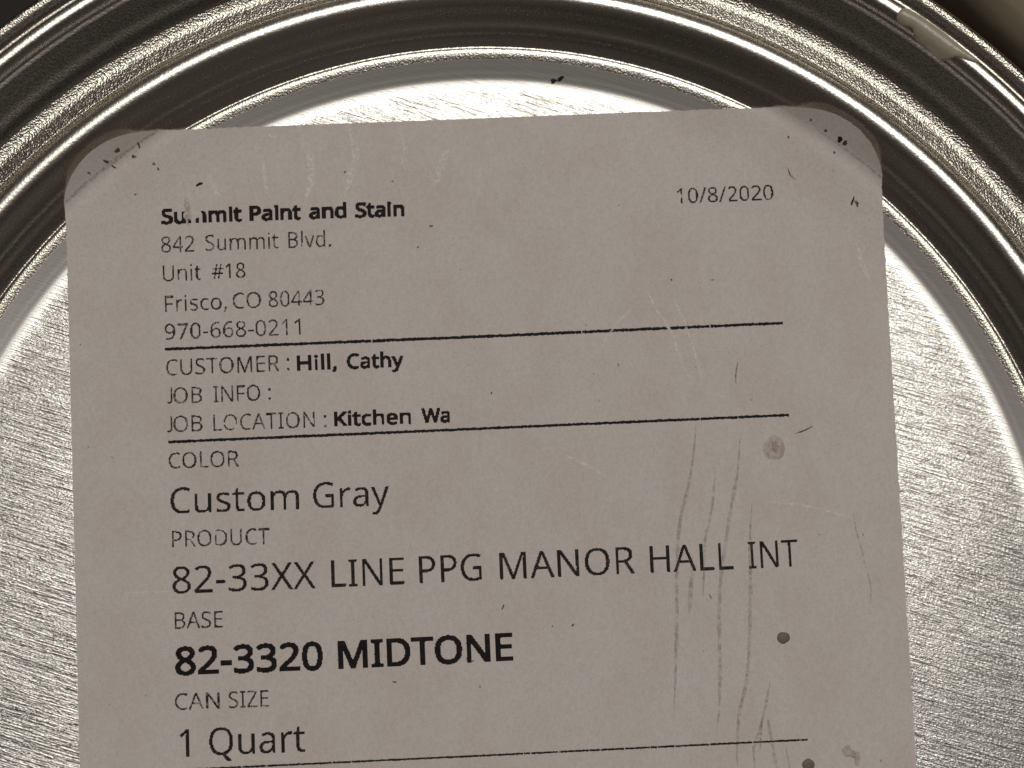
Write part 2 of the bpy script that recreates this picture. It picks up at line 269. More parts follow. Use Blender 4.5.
'W':(1303,"1284 1000 1018 0 891 0 696 655 679 716 664 775 652 823 646 853 641 823 630 775 616 715 598 651 409 0 282 0 17 1000 148 1000 304 389 319 326 333 264 343 206 352 151 361 209 373 270 388 333 405 396 581 1000 711 1000 895 392 913 327 929 263 940 204 950 151 961 225 978 305 999 391 1153 1000"),
'X':(821,"815 0 672 0 408 434 139 0 6 0 338 521 27 1000 167 1000 412 608 658 1000 791 1000 482 524"),
'Z':(801,"746 0 53 0 53 95 580 888 70 888 70 1000 732 1000 732 905 206 112 746 112"),
'a':(786,"403 763 487 757 555 737 606 703 643 655 665 591 672 511 672 0 583 0 559 106 553 106 532 81 509 58 487 39 463 22 437 9 408 -1 377 -8 341 -13 301 -14 258 -11 217 -3 180 10 147 29 118 53 95 83 78 119 68 161 64 209 74 278 104 335 153 382 203 409 265 429 339 442 424 448 552 452 552 497 547 553 534 597 511 627 480 648 442 660 396 664 358 662 320 656 284 646 185 606 147 699 182 716 221 731 263 744 309 755 355 761|440 363 356 355 291 340 246 318 216 288 198 251 192 207 196 169 209 138 230 115 258 99 291 89 329 85 389 91 442 109 487 138 522 179 543 233 550 300 550 367"),
'c':(672,"420 -14 356 -9 297 4 243 27 195 59 154 101 121 153 97 215 82 288 77 371 82 458 98 533 123 597 158 649 200 692 249 724 304 747 364 760 429 765 466 763 503 759 539 753 573 744 601 735 626 724 588 622 510 646 426 657 378 653 337 643 301 625 271 600 247 568 228 529 215 484 207 432 204 373 207 316 215 265 228 220 247 181 271 150 300 125 334 107 374 96 419 92 458 94 494 98 527 105 613 136 613 27 587 15 560 5 530 -4 498 -9 461 -13"),
'd':(861,"385 -14 298 -3 223 29 161 83 124 138 98 205 82 283 77 374 82 465 98 544 125 611 162 666 224 721 299 754 387 765 424 763 458 758 489 750 516 739 542 726 564 710 585 693 603 674 619 654 627 654 623 708 619 765 619 1064 742 1064 742 0 643 0 625 101 619 101 603 80 585 61 564 43 542 27 516 13 488 1 457 -7 423 -12|405 88 476 95 532 117 572 153 599 204 615 270 620 350 620 373 615 459 600 530 574 588 535 629 478 654 403 662 343 654 293 627 254 583 227 525 210 454 204 371 210 288 227 219 254 162 293 121 343 96"),
'e':(790,"409 765 470 760 526 746 575 723 618 691 653 651 681 604 702 551 714 491 718 426 718 352 204 352 213 273 235 209 270 158 317 121 375 98 444 91 490 93 532 97 571 104 685 143 685 35 647 20 609 7 571 -2 532 -9 487 -13 438 -14 370 -9 307 5 250 29 199 63 157 106 123 159 97 221 82 291 77 370 82 448 95 519 118 581 150 636 188 681 235 717 287 744 345 759|408 664 353 658 306 639 268 607 239 564 218 512 207 450 590 450 587 491 581 528 570 562 555 591 535 616 511 637 481 652 447 661"),
'h':(866,"242 752 240 697 235 647 244 647 261 672 281 693 304 711 329 727 356 740 385 750 415 757 446 762 478 763 535 760 586 751 630 735 667 712 697 682 721 646 738 601 749 549 752 489 752 0 630 0 630 480 626 536 612 581 590 616 557 641 515 656 462 661 410 658 366 647 331 630 302 605 279 574 263 537 251 493 245 444 242 388 242 0 119 0 119 1064 242 1064"),
'i':(361,"242 751 242 0 119 0 119 751|182 1032 200 1030 217 1024 232 1013 244 998 251 978 254 954 251 930 244 910 232 895 217 884 200 878 182 875 163 878 145 884 130 895 119 910 112 930 109 954 112 978 119 998 130 1013 145 1024 163 1030"),
'l':(361,"242 0 119 0 119 1064 242 1064"),
'm':(1310,"943 765 1020 757 1084 736 1133 700 1168 647 1189 577 1196 489 1196 0 1074 0 1074 483 1070 537 1058 582 1037 616 1008 641 969 656 922 661 856 654 804 633 765 598 739 550 724 488 718 415 718 0 597 0 597 483 595 520 589 553 580 582 567 606 550 626 529 641 505 652 476 659 443 661 396 658 356 647 324 630 297 605 277 575 261 538 251 495 244 445 242 389 242 0 119 0 119 751 218 751 237 648 244 648 261 673 280 695 302 714 326 729 351 742 378 752 406 759 435 763 465 765 520 761 568 751 610 734 645 710 673 678 695 639 702 639 730 678 764 710 805 734 849 751 895 761"),
'n':(866,"480 765 563 757 630 736 683 700 722 647 744 577 752 489 752 0 630 0 630 480 626 536 612 581 590 616 557 641 515 656 462 661 388 653 330 630 290 591 263 538 248 470 242 389 242 0 119 0 119 751 218 751 237 648 244 648 262 673 283 695 306 714 332 729 359 742 388 752 418 759 449 763"),
'o':(847,"772 377 769 317 761 261 747 211 729 165 705 124 677 88 645 57 608 32 567 12 521 -2 473 -11 422 -14 373 -11 328 -2 284 12 244 32 208 57 175 88 147 124 122 165 103 211 89 261 80 317 77 377 82 456 96 526 119 588 151 640 191 684 239 719 295 744 357 760 426 765 491 760 551 744 606 719 654 684 694 640 728 588 752 526 767 456|204 377 207 320 215 269 228 223 246 183 270 150 300 123 335 104 377 92 424 88 472 92 513 104 549 123 579 150 603 183 621 223 634 269 642 320 644 377 642 434 634 484 620 529 602 568 578 601 548 627 513 646 471 657 423 661 353 653 298 627 256 585 228 529 210 459"),
'r':(578,"469 765 515 763 557 756 542 643 502 650 461 653 432 651 405 645 378 634 353 621 330 604 308 583 289 560 273 534 260 504 250 472 244 438 242 401 242 0 119 0 119 751 220 751 234 613 239 613 256 641 276 666 297 690 320 711 346 729 374 744 404 756 436 762"),
's':(671,"608 207 604 161 592 121 571 85 544 55 509 31 468 11 420 -3 367 -11 308 -14 258 -13 213 -8 173 -1 137 8 103 20 73 34 73 146 181 104 224 94 267 88 311 85 368 89 413 99 447 116 470 138 484 165 489 196 487 214 482 231 473 246 460 261 442 276 418 291 304 342 179 398 147 418 121 440 99 465 84 494 75 527 71 566 80 624 106 674 149 713 206 742 274 759 353 765 398 763 440 759 481 751 520 741 557 729 592 714 550 616 451 650 416 658 381 662 345 664 298 661 260 653 229 639 207 621 194 599 189 573 191 553 197 536 207 520 222 506 242 492 268 478 382 430 504 375 535 355 561 333 581 307 596 279 605 245"),
't':(506,"370 87 427 92 475 102 475 8 419 -8 349 -14 311 -12 274 -5 240 6 209 23 182 47 160 77 143 115 132 162 129 218 129 655 22 655 22 714 130 763 179 923 252 923 252 751 469 751 469 655 252 655 252 221 256 180 267 146 285 120 309 101 337 90"),
'u':(866,"746 751 746 0 646 0 627 99 622 99 604 75 584 53 560 35 534 20 507 7 478 -2 447 -9 416 -13 384 -14 327 -11 277 -1 233 15 196 37 165 67 141 104 124 148 114 200 111 259 111 751 235 751 235 268 240 213 253 168 276 133 308 108 350 93 402 88 454 92 498 102 534 120 563 144 586 175 603 212 614 256 621 305 623 360 623 751"),
'v':(711,"284 0 0 751 132 751 291 308 315 239 338 167 352 109 357 109 373 168 397 241 420 308 580 751 711 751 426 0"),
'y':(714,"1 751 133 751 296 324 321 251 343 183 359 119 364 119 391 211 429 325 581 751 714 751 391 -104 372 -148 351 -189 328 -226 303 -259 274 -286 242 -307 205 -323 164 -333 118 -336 59 -333 15 -325 15 -227 53 -232 98 -235 126 -234 151 -228 173 -219 193 -207 211 -191 227 -173 241 -152 254 -128 265 -102 304 -3")}

# ------------------------------------------------------------------ setting
CAN_H = 118.0
tb = mesh_obj('tabletop', [(-900, -900, -CAN_H - 6), (900, -900, -CAN_H - 6), (900, 900, -CAN_H - 6), (-900, 900, -CAN_H - 6),
                           (-900, -900, -CAN_H), (900, -900, -CAN_H), (900, 900, -CAN_H), (-900, 900, -CAN_H)],
              [(3, 2, 1, 0), (4, 5, 6, 7), (0, 1, 5, 4), (1, 2, 6, 5), (2, 3, 7, 6), (3, 0, 4, 7)], M['table'])
tb['kind'] = 'structure'

# ------------------------------------------------------------------ the can
can = bpy.data.objects.new('paint_can', None); COL.objects.link(can)
can.location = (0, 0, -CAN_H * MM); can.empty_display_size = 0.05
can['label'] = 'closed round tin paint can seen from above with a printed paper label on its lid'
can['category'] = 'paint can'
bpy.context.view_layer.update()
def under(o, parent, label=None):
    o.parent = parent
    o.matrix_parent_inverse = parent.matrix_world.inverted()
    if label: o['label'] = label
    return o

# lid: radius (mm) -> height (mm)
BR = 43.24                                                # crest of the lid's rolled bead
LID = [(0, 0), (30, 0), (36.7, 0.0), (37.3, 0.015), (37.8, 0.085), (38.3, 0.22), (38.9, 0.40), (39.3, 0.52), (39.55, 0.585), (39.70, 0.61), (39.80, 0.613), (39.90, 0.60), (40.0, 0.57), (40.04, 0.58),
       (40.35, 0.74), (40.7, 0.97), (40.95, 1.22), (41.15, 1.37), (41.45, 1.52), (41.65, 1.65), (41.85, 1.81), (42.0, 1.955)] + [(BR + d, 2.70 - d * d / 2.0) for d in (-1.08, -0.9, -0.7, -0.5, -0.3, -0.12, 0.0, 0.12, 0.3, 0.5, 0.68)] + [(43.99, 2.2), (44.06, 0.7)]
RIM = [(44.14, 0.7), (44.17, 1.95), (44.20, 2.36), (44.6, 2.29), (44.9, 2.225), (45.15, 2.172), (45.36, 2.165), (45.5, 2.18), (45.7, 2.235), (46.2, 2.42), (46.7, 2.66), (47.25, 2.87), (47.8, 3.11), (48.6, 3.46), (48.83, 3.56), (49.03, 3.85),
       (49.23, 4.05), (49.48, 4.17), (49.71, 4.20), (49.95, 4.16), (50.15, 4.0), (50.28, 3.72), (50.33, 3.46), (50.37, 3.44), (50.8, 3.60), (51.2, 3.75), (51.4, 3.79), (51.55, 3.76), (51.7, 3.62), (51.82, 3.3), (51.88, 2.8), (51.9, 2.0)]
fl = pchip(*zip(*LID)); fr = pchip(*zip(*RIM))
def profile(r): return float(fl(r)) if r < 44.1 else float(fr(r))
def lathe(name, radii, f, zone, mats, seg=400, centre=True):
    vs, fs, mi = [], [], []
    a = np.arange(seg) * 2 * math.pi / seg
    wob = [rng.normal(0, 1, 6) for _ in range(2)]
    for r in radii:
        z = f(r)
        w = 0.012 * sum(wob[0][k] * np.sin((k + 2) * a + wob[1][k]) for k in range(6)) * min(1, r / 40)
        for i in range(seg): vs.append((r * math.cos(a[i]), r * math.sin(a[i]), z + w[i] * min(1, max(0, (r - 36.6) / 6))))
    n = len(radii)
    for j in range(n - 1):
        for i in range(seg):
            k = (i + 1) % seg
            fs.append((j*seg + i, (j+1)*seg + i, (j+1)*seg + k, j*seg + k)); mi.append(zone((radii[j] + radii[j+1]) / 2))
    if centre: fs.append(tuple(range(seg))[::1]); mi.append(zone(0))
    return mesh_obj(name, vs, fs, None, None, True, mats, mi)
def samples(P, step, start):
    xs = [start]; 
    top, bot = P[-1][0], start
    while xs[-1] < top - step: xs.append(xs[-1] + step)
    return xs + [top]
lid_r = [6, 14, 22, 28, 33, 35.5] + samples(LID, 0.06, 36.4)
lid = lathe('lid', lid_r, lambda r: float(fl(r)), lambda r: 0 if r < 39.2 else (1 if r < 40.12 else 2), [M['panel'], M['ridge'], M['smooth']])
under(lid, can, 'round brushed tin lid pressed into the can, with rolled rings around a flat panel')
rim = lathe('rim', samples(RIM, 0.06, 44.14), lambda r: float(fr(r)),
            lambda r: 0 if r < 46.0 else (1 if r < 48.5 else (2 if r < 50.2 else (1 if r < 51.15 else 0))),
            [M['grain'], M['band'], M['smooth']], centre=False)
under(rim, can, 'tin rim of the can with a thin bright bead')
body_prof = [(51.89, 2.0), (51.7, 1.2), (51.2, -0.6), (50.9, -2.5), (50.9, -30), (50.9, -112), (51.5, -115), (52.1, -116.5), (52.1, -117.6), (51.3, -118), (50.2, -117.2), (49.8, -115.5), (0.5, -115.5)]
vs, fs = [], []; seg = 160
for r, z in body_prof:
    for i in range(seg): vs.append((r * math.cos(i*2*math.pi/seg), r * math.sin(i*2*math.pi/seg), z))
for j in range(len(body_prof) - 1):
    for i in range(seg): k = (i+1) % seg; fs.append((j*seg+i, (j+1)*seg+i, (j+1)*seg+k, j*seg+k))
under(mesh_obj('wall', vs, fs, M['band'], None, True), can)

# ------------------------------------------------------------------ label: its own axes from the printed rules
TOP = 0.12
pA, pB = at(164.9, 349.3, TOP), at(782.8, 323, TOP)
pC, pD = at(178, 770, TOP), at(807.7, 739.6, TOP)
ux = ((pB - pA).normalized() + (pD - pC).normalized()).normalized(); ux.z = 0
uy = Vector((-ux.y, ux.x, 0))
def to_lab(p): return (p.x * ux.x + p.y * ux.y, p.x * uy.x + p.y * uy.y)
def from_lab(x, y): return (ux.x * x + uy.x * y, ux.y * x + uy.y * y)
XL = sum(to_lab(at(*q, TOP))[0] for q in ((68, 215), (72, 450), (78, 768))) / 3
XR = sum(to_lab(at(*q, TOP))[0] for q in ((884, 250), (900, 500), (917, 768))) / 3
YT = sum(to_lab(at(*q, 0.35))[1] for q in ((230, 125.5), (500, 118), (780, 106.5))) / 3
YB = YT - 71.0
RC = 4.7
labz = pchip([0, 30.0, 35.0, 36.6, 38.0, 39.0, 39.7, 40.3, 40.7, 40.95, 41.2, 41.6, 42.1, 42.9], [TOP, TOP, TOP + 0.01, 0.17, 0.36, 0.58, 0.74, 0.84, 1.07, 1.36, 1.69, 2.22, 2.90, 3.9])
def lz(x, y): return float(labz(math.hypot(x, y)))
def lab_pt(lx, ly, dz=0.0):
    x, y = from_lab(lx, ly); rr = math.hypot(x, y)
    if rr > 37:
        k = (37 + (min(rr, 40.8) - 37) * 0.94 + max(0, rr - 40.8)) / rr; x *= k; y *= k; rr *= k
    if rr > 40.8:                                        # the corners fold up the steep wall: less of them seen in plan
        k = (40.8 + (rr - 40.8) * 0.57) / rr; x *= k; y *= k
    return (x, y, lz(x, y) + dz)
def build_label():
    ys = [YB]
    while ys[-1] < YT - RC - 0.3: ys.append(ys[-1] + 0.22)
    ys += [YT - RC + RC * math.sin(math.pi / 2 * k / 26) for k in range(1, 27)]
    n = 260; vs, fs = [], []
    for j, y in enumerate(ys):
        ins = 0.0
        for yy in ((YT - RC) - y, y - (YB + RC)):
            if yy < 0: ins = max(ins, RC - math.sqrt(max(0, RC*RC - yy*yy)))
        a, b = XL + ins + rng.normal(0, 0.012), XR - ins + rng.normal(0, 0.016)
        for i in range(n + 1):
            x = a + (b - a) * i / n
            yj = y + (rng.normal(0, 0.016) if j == len(ys) - 1 else 0)
            vs.append(lab_pt(x, yj))
    for j in range(len(ys) - 1):
        for i in range(n):
            q = j * (n + 1) + i; fs.append((q, q + 1, q + n + 2, q + n + 1))
    nt = len(vs)
    vs += [(x, y, z - 0.06) for x, y, z in vs]
    fs += [tuple(v + nt for v in reversed(f)) for f in fs]
    R, N = len(ys), n + 1
    loop = [i for i in range(N)] + [j * N + N - 1 for j in range(1, R)] + [(R-1)*N + i for i in range(N - 2, -1, -1)] + [j * N for j in range(R - 2, 0, -1)]
    for a, b in zip(loop, loop[1:] + loop[:1]): fs.append((a, a + nt, b + nt, b))
    return mesh_obj('paper_label', vs, fs, M['paper'], None, True)
label = under(build_label(), can, 'grey white printed paper sticker with rounded corners across the lid')
me = label.data
npoly = len(me.polygons); nedge = 2 * (260 + 1 + 400)
for p in me.polygons:
    p.use_smooth = p.index < npoly  # flat edge strip handled by sharp normals below
try: me.set_sharp_from_angle(angle=math.radians(50))
except Exception: pass

# ------------------------------------------------------------------ print
def parse(s): return [np.array(list(map(int, c.split()))).reshape(-1, 2).astype(float) for c in s.split('|')]
G['J'] = (357, '268 1000 268 240 258 165 232 118 190 95 140 92 85 105 30 135 30 25 85 2 150 -8 225 0 290 28 340 75 372 140 388 235 388 1000')
def raster(polys, x0, x1, y0, y1, st):
    """scan conversion on a grid of step st (even-odd)"""
    nx, ny = int((x1 - x0) / st) + 1, int((y1 - y0) / st) + 1
    g = np.zeros((ny, nx), bool)
    for j in range(ny):
        y = y0 + (j + 0.5) * st
        for P in polys:            # a list of contours of ONE glyph
            xs = []
            for C in P:
                a, b = C, np.roll(C, -1, 0)
                k = (a[:, 1] <= y) != (b[:, 1] <= y)
                if k.any():
                    xs += list(a[k, 0] + (y - a[k, 1]) / (b[k, 1] - a[k, 1]) * (b[k, 0] - a[k, 0]))
            xs.sort()
            for u, v in zip(xs[::2], xs[1::2]):
                i0, i1 = math.ceil((u - x0) / st - 0.5), math.ceil((v - x0) / st - 0.5)
                g[j, max(0, i0):max(0, i1)] = True
    return g
def grow(g, r):
    out = g.copy(); ri = int(math.ceil(abs(r)))
    src = g if r > 0 else ~g; acc = src.copy()
    for dy in range(-ri, ri + 1):
        for dx in range(-ri, ri + 1):
            if (dx or dy) and dx*dx + dy*dy <= r*r + 1e-6:
                s = np.zeros_like(src)
                s[max(0, dy):src.shape[0] + min(0, dy), max(0, dx):src.shape[1] + min(0, dx)] = src[max(0, -dy):src.shape[0] + min(0, -dy), max(0, -dx):src.shape[1] + min(0, -dx)]
                acc |= s
    return acc if r > 0 else ~acc
DOT = 0.058
INK_H = 0.014
def word(text, p0, p1, cap_px, weight, worn, fades, vs, fs):
    """text between two measured ends of its baseline; dots of the print head become little quads"""
    a, b = Vector(to_lab(at(*p0, TOP))), Vector(to_lab(at(*p1, TOP)))
    L = (b - a).length; capm = cap_px * (at(512, 300, TOP) - at(512, 301, TOP)).length
    dirx = (b - a) / L; diry = Vector((-dirx.y, dirx.x))
    polys, x = [], 0.0
    for ch in text:
        adv, src = G[ch][0], G[ch][1]
        P = [c.copy() for c in parse(src)]
        if ch == 'i' and weight > 0.1: P = [np.array([(110., 0), (110., 980), (275., 980), (275., 0)])]
        for c in P: c[:, 0] += x
        polys.append(P); x += adv
    mn = min(c[:, 0].min() for P in polys for c in P); mxx = max(c[:, 0].max() for P in polys for c in P)
    wmm = weight * capm                                    # dilation of each side in mm
    sx = (L - 2 * wmm) / (mxx - mn); sy = (capm - 2 * wmm * 0.8) / 1000.0
    for P in polys:
        for c in P: c[:, 0] = (c[:, 0] - mn) * sx + wmm; c[:, 1] = c[:, 1] * sy + wmm * 0.8
    st = DOT / 3
    x0, x1, y0, y1 = -3*DOT, L + 3*DOT, -0.36 * capm, 1.15 * capm
    g = raster(polys, x0, x1, y0, y1, st)
    if abs(wmm) > st * 0.5: g = grow(g, wmm / st)
    ny, nx = g.shape[0] // 3, g.shape[1] // 3
    cov = g[:ny*3, :nx*3].reshape(ny, 3, nx, 3).mean((1, 3))
    thr = 0.46 + (vnoise((ny, nx), 5, 2) - 0.5) * 0.35 + (rng.random((ny, nx)) - 0.5) * 0.10
    if worn:
        w = vnoise((ny, nx), 7, 2); thr = thr + np.clip((w - 0.60) * 5 * worn, 0, 1.2)
    for (fx, fy, fr_, amt) in fades:
        c = Vector(to_lab(at(fx, fy, TOP))) - a; cu, cv = c.dot(dirx), c.dot(diry); rr = fr_ * 0.0675
        yy = y0 + (np.arange(ny) + .5) * DOT; xx = x0 + (np.arange(nx) + .5) * DOT
        d = np.hypot((xx[None] - cu), (yy[:, None] - cv)) / rr
        thr = thr + amt * np.clip(1.4 - d, 0, 1) * (0.6 + 0.8 * vnoise((ny, nx), 4, 1))
    on = cov > thr
    for j in range(ny):
        i = 0
        while i < nx:
            if on[j, i]:
                k = i
                while k < nx and on[j, k]: k += 1
                u0, u1 = x0 + i * DOT, x0 + k * DOT; v0, v1 = y0 + j * DOT, y0 + (j + 1) * DOT
                q = len(vs)
                for (u, v) in ((u0, v0), (u1, v0), (u1, v1), (u0, v1)):
                    p = a + dirx * u + diry * v; vs.append(lab_pt(p.x, p.y, INK_H))
                fs.append((q, q+1, q+2, q+3)); i = k
            else: i += 1
LIGHT, REG, BOLD, HEAVY = -0.012, 0.007, 0.055, 0.040
T = [  # label, ink, weight, wear, cap height, words (text, start, end), worn patches
 ('bold shop name heading', 'ink_bold', 0.072, 0, 15.6, [('Summit', (161.3, 224.6), (242.2, 221.6)), ('Paint', (249.5, 221.4), (301.4, 219.8)), ('and', (309, 219.4), (347.1, 218.2)), ('Stain', (355, 218), (404.8, 216.6))],
  [(192, 214, 7, 1.2), (186, 216, 3.0, .6), (198, 213, 4, .9)]),
 ('faint street address line', 'ink_faint', LIGHT, .25, 15.4, [('842', (161.6, 252.4), (194.5, 251.2)), ('Summit', (205.6, 250.6), (278.6, 248)), ('Blvd.', (288.5, 247.7), (331, 246.3))], []),
 ('faint unit line', 'ink_faint', LIGHT, .3, 15.4, [('Unit', (163.1, 281.2), (201.2, 279.6))], [(168, 274, 8, .2)]),
 ('unit number, darker', 'ink', 0.014, 0, 15.4, [('#18', (212, 279.2), (245.7, 277.8))], []),
 ('faint town line', 'ink_faint', LIGHT, .3, 15.2, [('Frisco,', (165.2, 311.6), (227, 308.8)), ('CO', (233.1, 308.6), (261, 307.4)), ('80443', (268.9, 307), (324.5, 304.8))], []),
 ('faint telephone number line', 'ink_faint', LIGHT, .3, 15.2, [('970-668-0211', (165.2, 339.6), (300.5, 334.2))], []),
 ('small printed date at the top right', 'ink', LIGHT, .35, 14.8, [('10/8/2020', (677.5, 203.4), (773.3, 199.6))], [(681, 197, 5, .3)]),
 ('faint customer caption', 'ink_faint', LIGHT, .3, 15.4, [('CUSTOMER', (166.6, 375.4), (279.5, 370.8)), (':', (287, 370), (289.6, 369.9))], [(170, 368, 9, .22), (288, 366, 5, .35)]),
 ('bold customer name', 'ink_bold', BOLD, 0, 15.4, [('Hill,', (297.1, 371.3), (337.5, 369.6)), ('Cathy', (346.9, 369.3), (404, 367.2))], []),
 ('faint job info caption', 'ink_faint', LIGHT, .2, 15.2, [('JOB', (167.3, 403.4), (202.1, 402.4)), ('INFO', (213.6, 402), (260.2, 400.2)), (':', (268.4, 399.8), (271, 399.7))], []),
 ('faint job location caption', 'ink_faint', LIGHT, .3, 15.2, [('JOB', (167.3, 432), (202.5, 430.8)), ('LOCATION', (213.5, 430.6), (315, 427.2)), (':', (324, 426.8), (326.6, 426.7))], [(226, 424, 12, .34), (243, 423, 10, .3)]),
 ('bold job location', 'ink_bold', BOLD, 0, 15.2, [('Kitchen', (334.3, 426.8), (411.6, 424)), ('Wa', (421.6, 423.6), (450.5, 422.5))], []),
 ('small color caption', 'ink_faint', LIGHT, .35, 15.2, [('COLOR', (168.9, 468.4), (239, 466.2))], []),
 ('large color name', 'ink', REG, 0, 25.4, [('Custom', (170.6, 513.8), (299.4, 509.4)), ('Gray', (313.4, 508.6), (389.7, 505.4))], []),
 ('small product caption', 'ink_faint', LIGHT, .35, 15.2, [('PRODUCT', (172.2, 547), (269.4, 543.8))], []),
 ('large product line', 'ink', REG, 0, 26.4, [('82-33XX', (172.6, 593.8), (316, 588.2)), ('LINE', (331.6, 587.2), (404.6, 584.2)), ('PPG', (419.6, 583.2), (482.5, 580.2)), ('MANOR', (500.1, 579.7), (635.5, 573.2)), ('HALL', (650.5, 572.8), (733.6, 569.2)), ('INT', (749, 568.6), (798.6, 566))], []),
 ('small base caption', 'ink_faint', LIGHT, .3, 15.4, [('BASE', (174.9, 628.6), (222.8, 627))], []),
 ('large bold base line', 'ink_bold', HEAVY, 0, 27.6, [('82-3320', (175.2, 675.6), (323.3, 670)), ('MIDTONE', (338.5, 669.4), (513.8, 660.8))], []),
 ('small can size caption', 'ink_faint', LIGHT, .3, 15.4, [('CAN', (175.2, 709.8), (219.6, 708.2)), ('SIZE', (229, 707.8), (268.9, 706.2))], [(179, 703, 6, .25)]),
 ('large can size value', 'ink', REG, 0, 26.4, [('1', (179.9, 757), (189.7, 756.6)), ('Quart', (209.4, 755.4), (305.8, 751.6))], []),
]
for (lab, ink, wt, worn, cap, words, fades) in T:
    vs, fs = [], []
    for (t, p0, p1) in words: word(t, p0, p1, cap, wt, worn, fades, vs, fs)
    under(mesh_obj('text_line', vs, fs, M[ink]), label, lab)
def rule(pts, w_px, ink, gaps, lab):
    """a printed ruled line: dot columns with ragged edges and small breaks"""
    P = [Vector(to_lab(at(*p, TOP))) for p in pts]; vs, fs = [], []
    seg = list(zip(P, P[1:])); w = w_px * 0.0675 / 2
    for a, b in seg:
        L = (b - a).length; d = (b - a) / L; nrm = Vector((-d.y, d.x)); n = int(L / (DOT * 2)); ln = L / n
        t0 = rng.normal(0, .1, n + 1)
        for i in range(n):
            xpx = i / n
            if rng.random() < gaps: i0 = 0.25 + 0.4 * rng.random()
            else: i0 = 0.0
            jt, jb = w * (1 + 0.22 * rng.choice([-1, 0, 0, 1])), w * (1 + 0.22 * rng.choice([-1, 0, 0, 1]))
            q = len(vs)
            for (u, v) in (((i+i0)*ln, -jb), ((i+1)*ln, -jb), ((i+1)*ln, jt), ((i+i0)*ln, jt)):
                p = a + d*u + nrm*v; vs.append(lab_pt(p.x, p.y, INK_H))
            fs.append((q, q+1, q+2, q+3))
    under(mesh_obj('ruled_line', vs, fs, M[ink]), label, lab)
rule([(164.9, 349.3), (481.7, 336.5), (782.8, 323)], 2.9, 'ink_bold', 0.012, 'black line under the telephone number')
rule([(168.3, 442), (480, 428.6), (789, 415)], 2.7, 'ink_bold', 0.012, 'black line under the job location')
rule([(178, 770), (490, 755.2), (807.7, 739.6)], 1.9, 'ink', 0.05, 'thin broken line under the can size')

# ------------------------------------------------------------------ wear and painted sheen on the label
def smooth_path(pts, n):
    P = np.array(pts, float); d = np.r_[0, np.cumsum(np.hypot(*np.diff(P, axis=0).T))]
    fx, fy = pchip(d, P[:, 0]), pchip(d, P[:, 1]); t = np.linspace(0, d[-1], n)
    return np.stack([fx(t), fy(t)], 1)
def ribbon(name, pts, w, mat, lab=None, dz=0.020, h=TOP):
    n = max(8, int(sum(math.dist(a, b) for a, b in zip(pts, pts[1:])) / 3)); Q = smooth_path(pts, n); vs, fs = [], []
    for i in range(n):
        a, b = Q[max(0, i-1)], Q[min(n-1, i+1)]; d = (b - a) / (np.hypot(*(b - a)) + 1e-9); nn = np.array([-d[1], d[0]])
        ww = w / 2 * min(1, 0.25 + 4 * i / n, 0.25 + 4 * (n - 1 - i) / n) * (0.75 + 0.5 * rng.random())
        for s in (-1, 1):
            q = Q[i] + nn * ww * s; l = to_lab(at(q[0], q[1], h)); vs.append(lab_pt(*l, dz))
    for i in range(n - 1): fs.append((2*i, 2*i+1, 2*i+3, 2*i+2))
    return under(mesh_obj(name, vs, fs, M[mat]), label, lab)
for pts, w in [([(255, 147), (261, 161), (265, 178), (266.7, 194)], 3.5), ([(298, 126.6), (304, 143), (311.6, 163), (310.7, 182), (305, 199)], 5), ([(208, 174), (214, 187), (220, 199)], 3),
               ([(347.6, 124.6), (354.4, 145), (356, 157), (351.5, 174), (343.7, 196)], 4.5), ([(448, 146), (441, 166.6), (431.6, 188)], 5.5), ([(268, 135), (276, 138)], 3),
               ([(647, 291), (656.6, 310), (672, 334), (679, 357), (692, 384)], 2), ([(674, 299), (690, 338), (702, 381)], 1.8), ([(564, 455), (585.5, 465), (605, 475.5)], 1.6),
               ([(123, 595), (140, 593), (172, 592)], 1.3), ([(856, 244), (861, 262), (870, 282)], 3), ([(640, 300), (612, 330), (598, 352)], 1.3), ([(770, 502), (805, 506), (848, 517)], 1.5), ([(400, 130), (404, 150), (402, 165)], 2.5)]:
    ribbon('pale_crease_sheen', pts, w * 1.35, 'pale')
for k in range(16):                                       # fine upright streaks near the top edge: sheen painted as pale film
    x, y, l = 330 + 470 * rng.random(), 128 + 60 * rng.random(), 14 + 34 * rng.random()
    ribbon('pale_crease_sheen', [(x, y), (x + 1.5 * rng.normal(), y + l * .5), (x + 2 + 2 * rng.normal(), y + l)], 1.2 + 1.2 * rng.random(), 'sheen_streak')
for pts, w in [([(696, 424), (694, 449), (688, 488), (680.5, 518), (677, 560), (676.8, 614), (675, 690), (673.5, 711)], 2.8),
               ([(740, 437), (738, 469), (732, 502), (726, 540), (721, 576), (719, 620), (720, 668), (719, 712), (716, 733)], 2.8),
               ([(752, 502), (750, 540), (750.5, 575), (749.4, 641), (746.5, 680), (738.5, 720), (737, 755), (738, 768)], 2.8),
               ([(715, 471), (712, 508), (705, 541), (703, 600)], 2.2), ([(692, 570), (689, 614)], 3), ([(770, 682), (765.6, 706), (759, 733), (753.5, 752), (754.8, 770)], 2.4), ([(767, 714), (772.4, 744), (777, 770)], 2.4),
               ([(186, 198), (188, 212), (189, 226)], 5), ([(762, 720), (760, 750)], 2), ([(786, 748), (790, 770)], 1.6)]:
    ribbon('brown_scuff', pts, w * 1.25, 'brown')
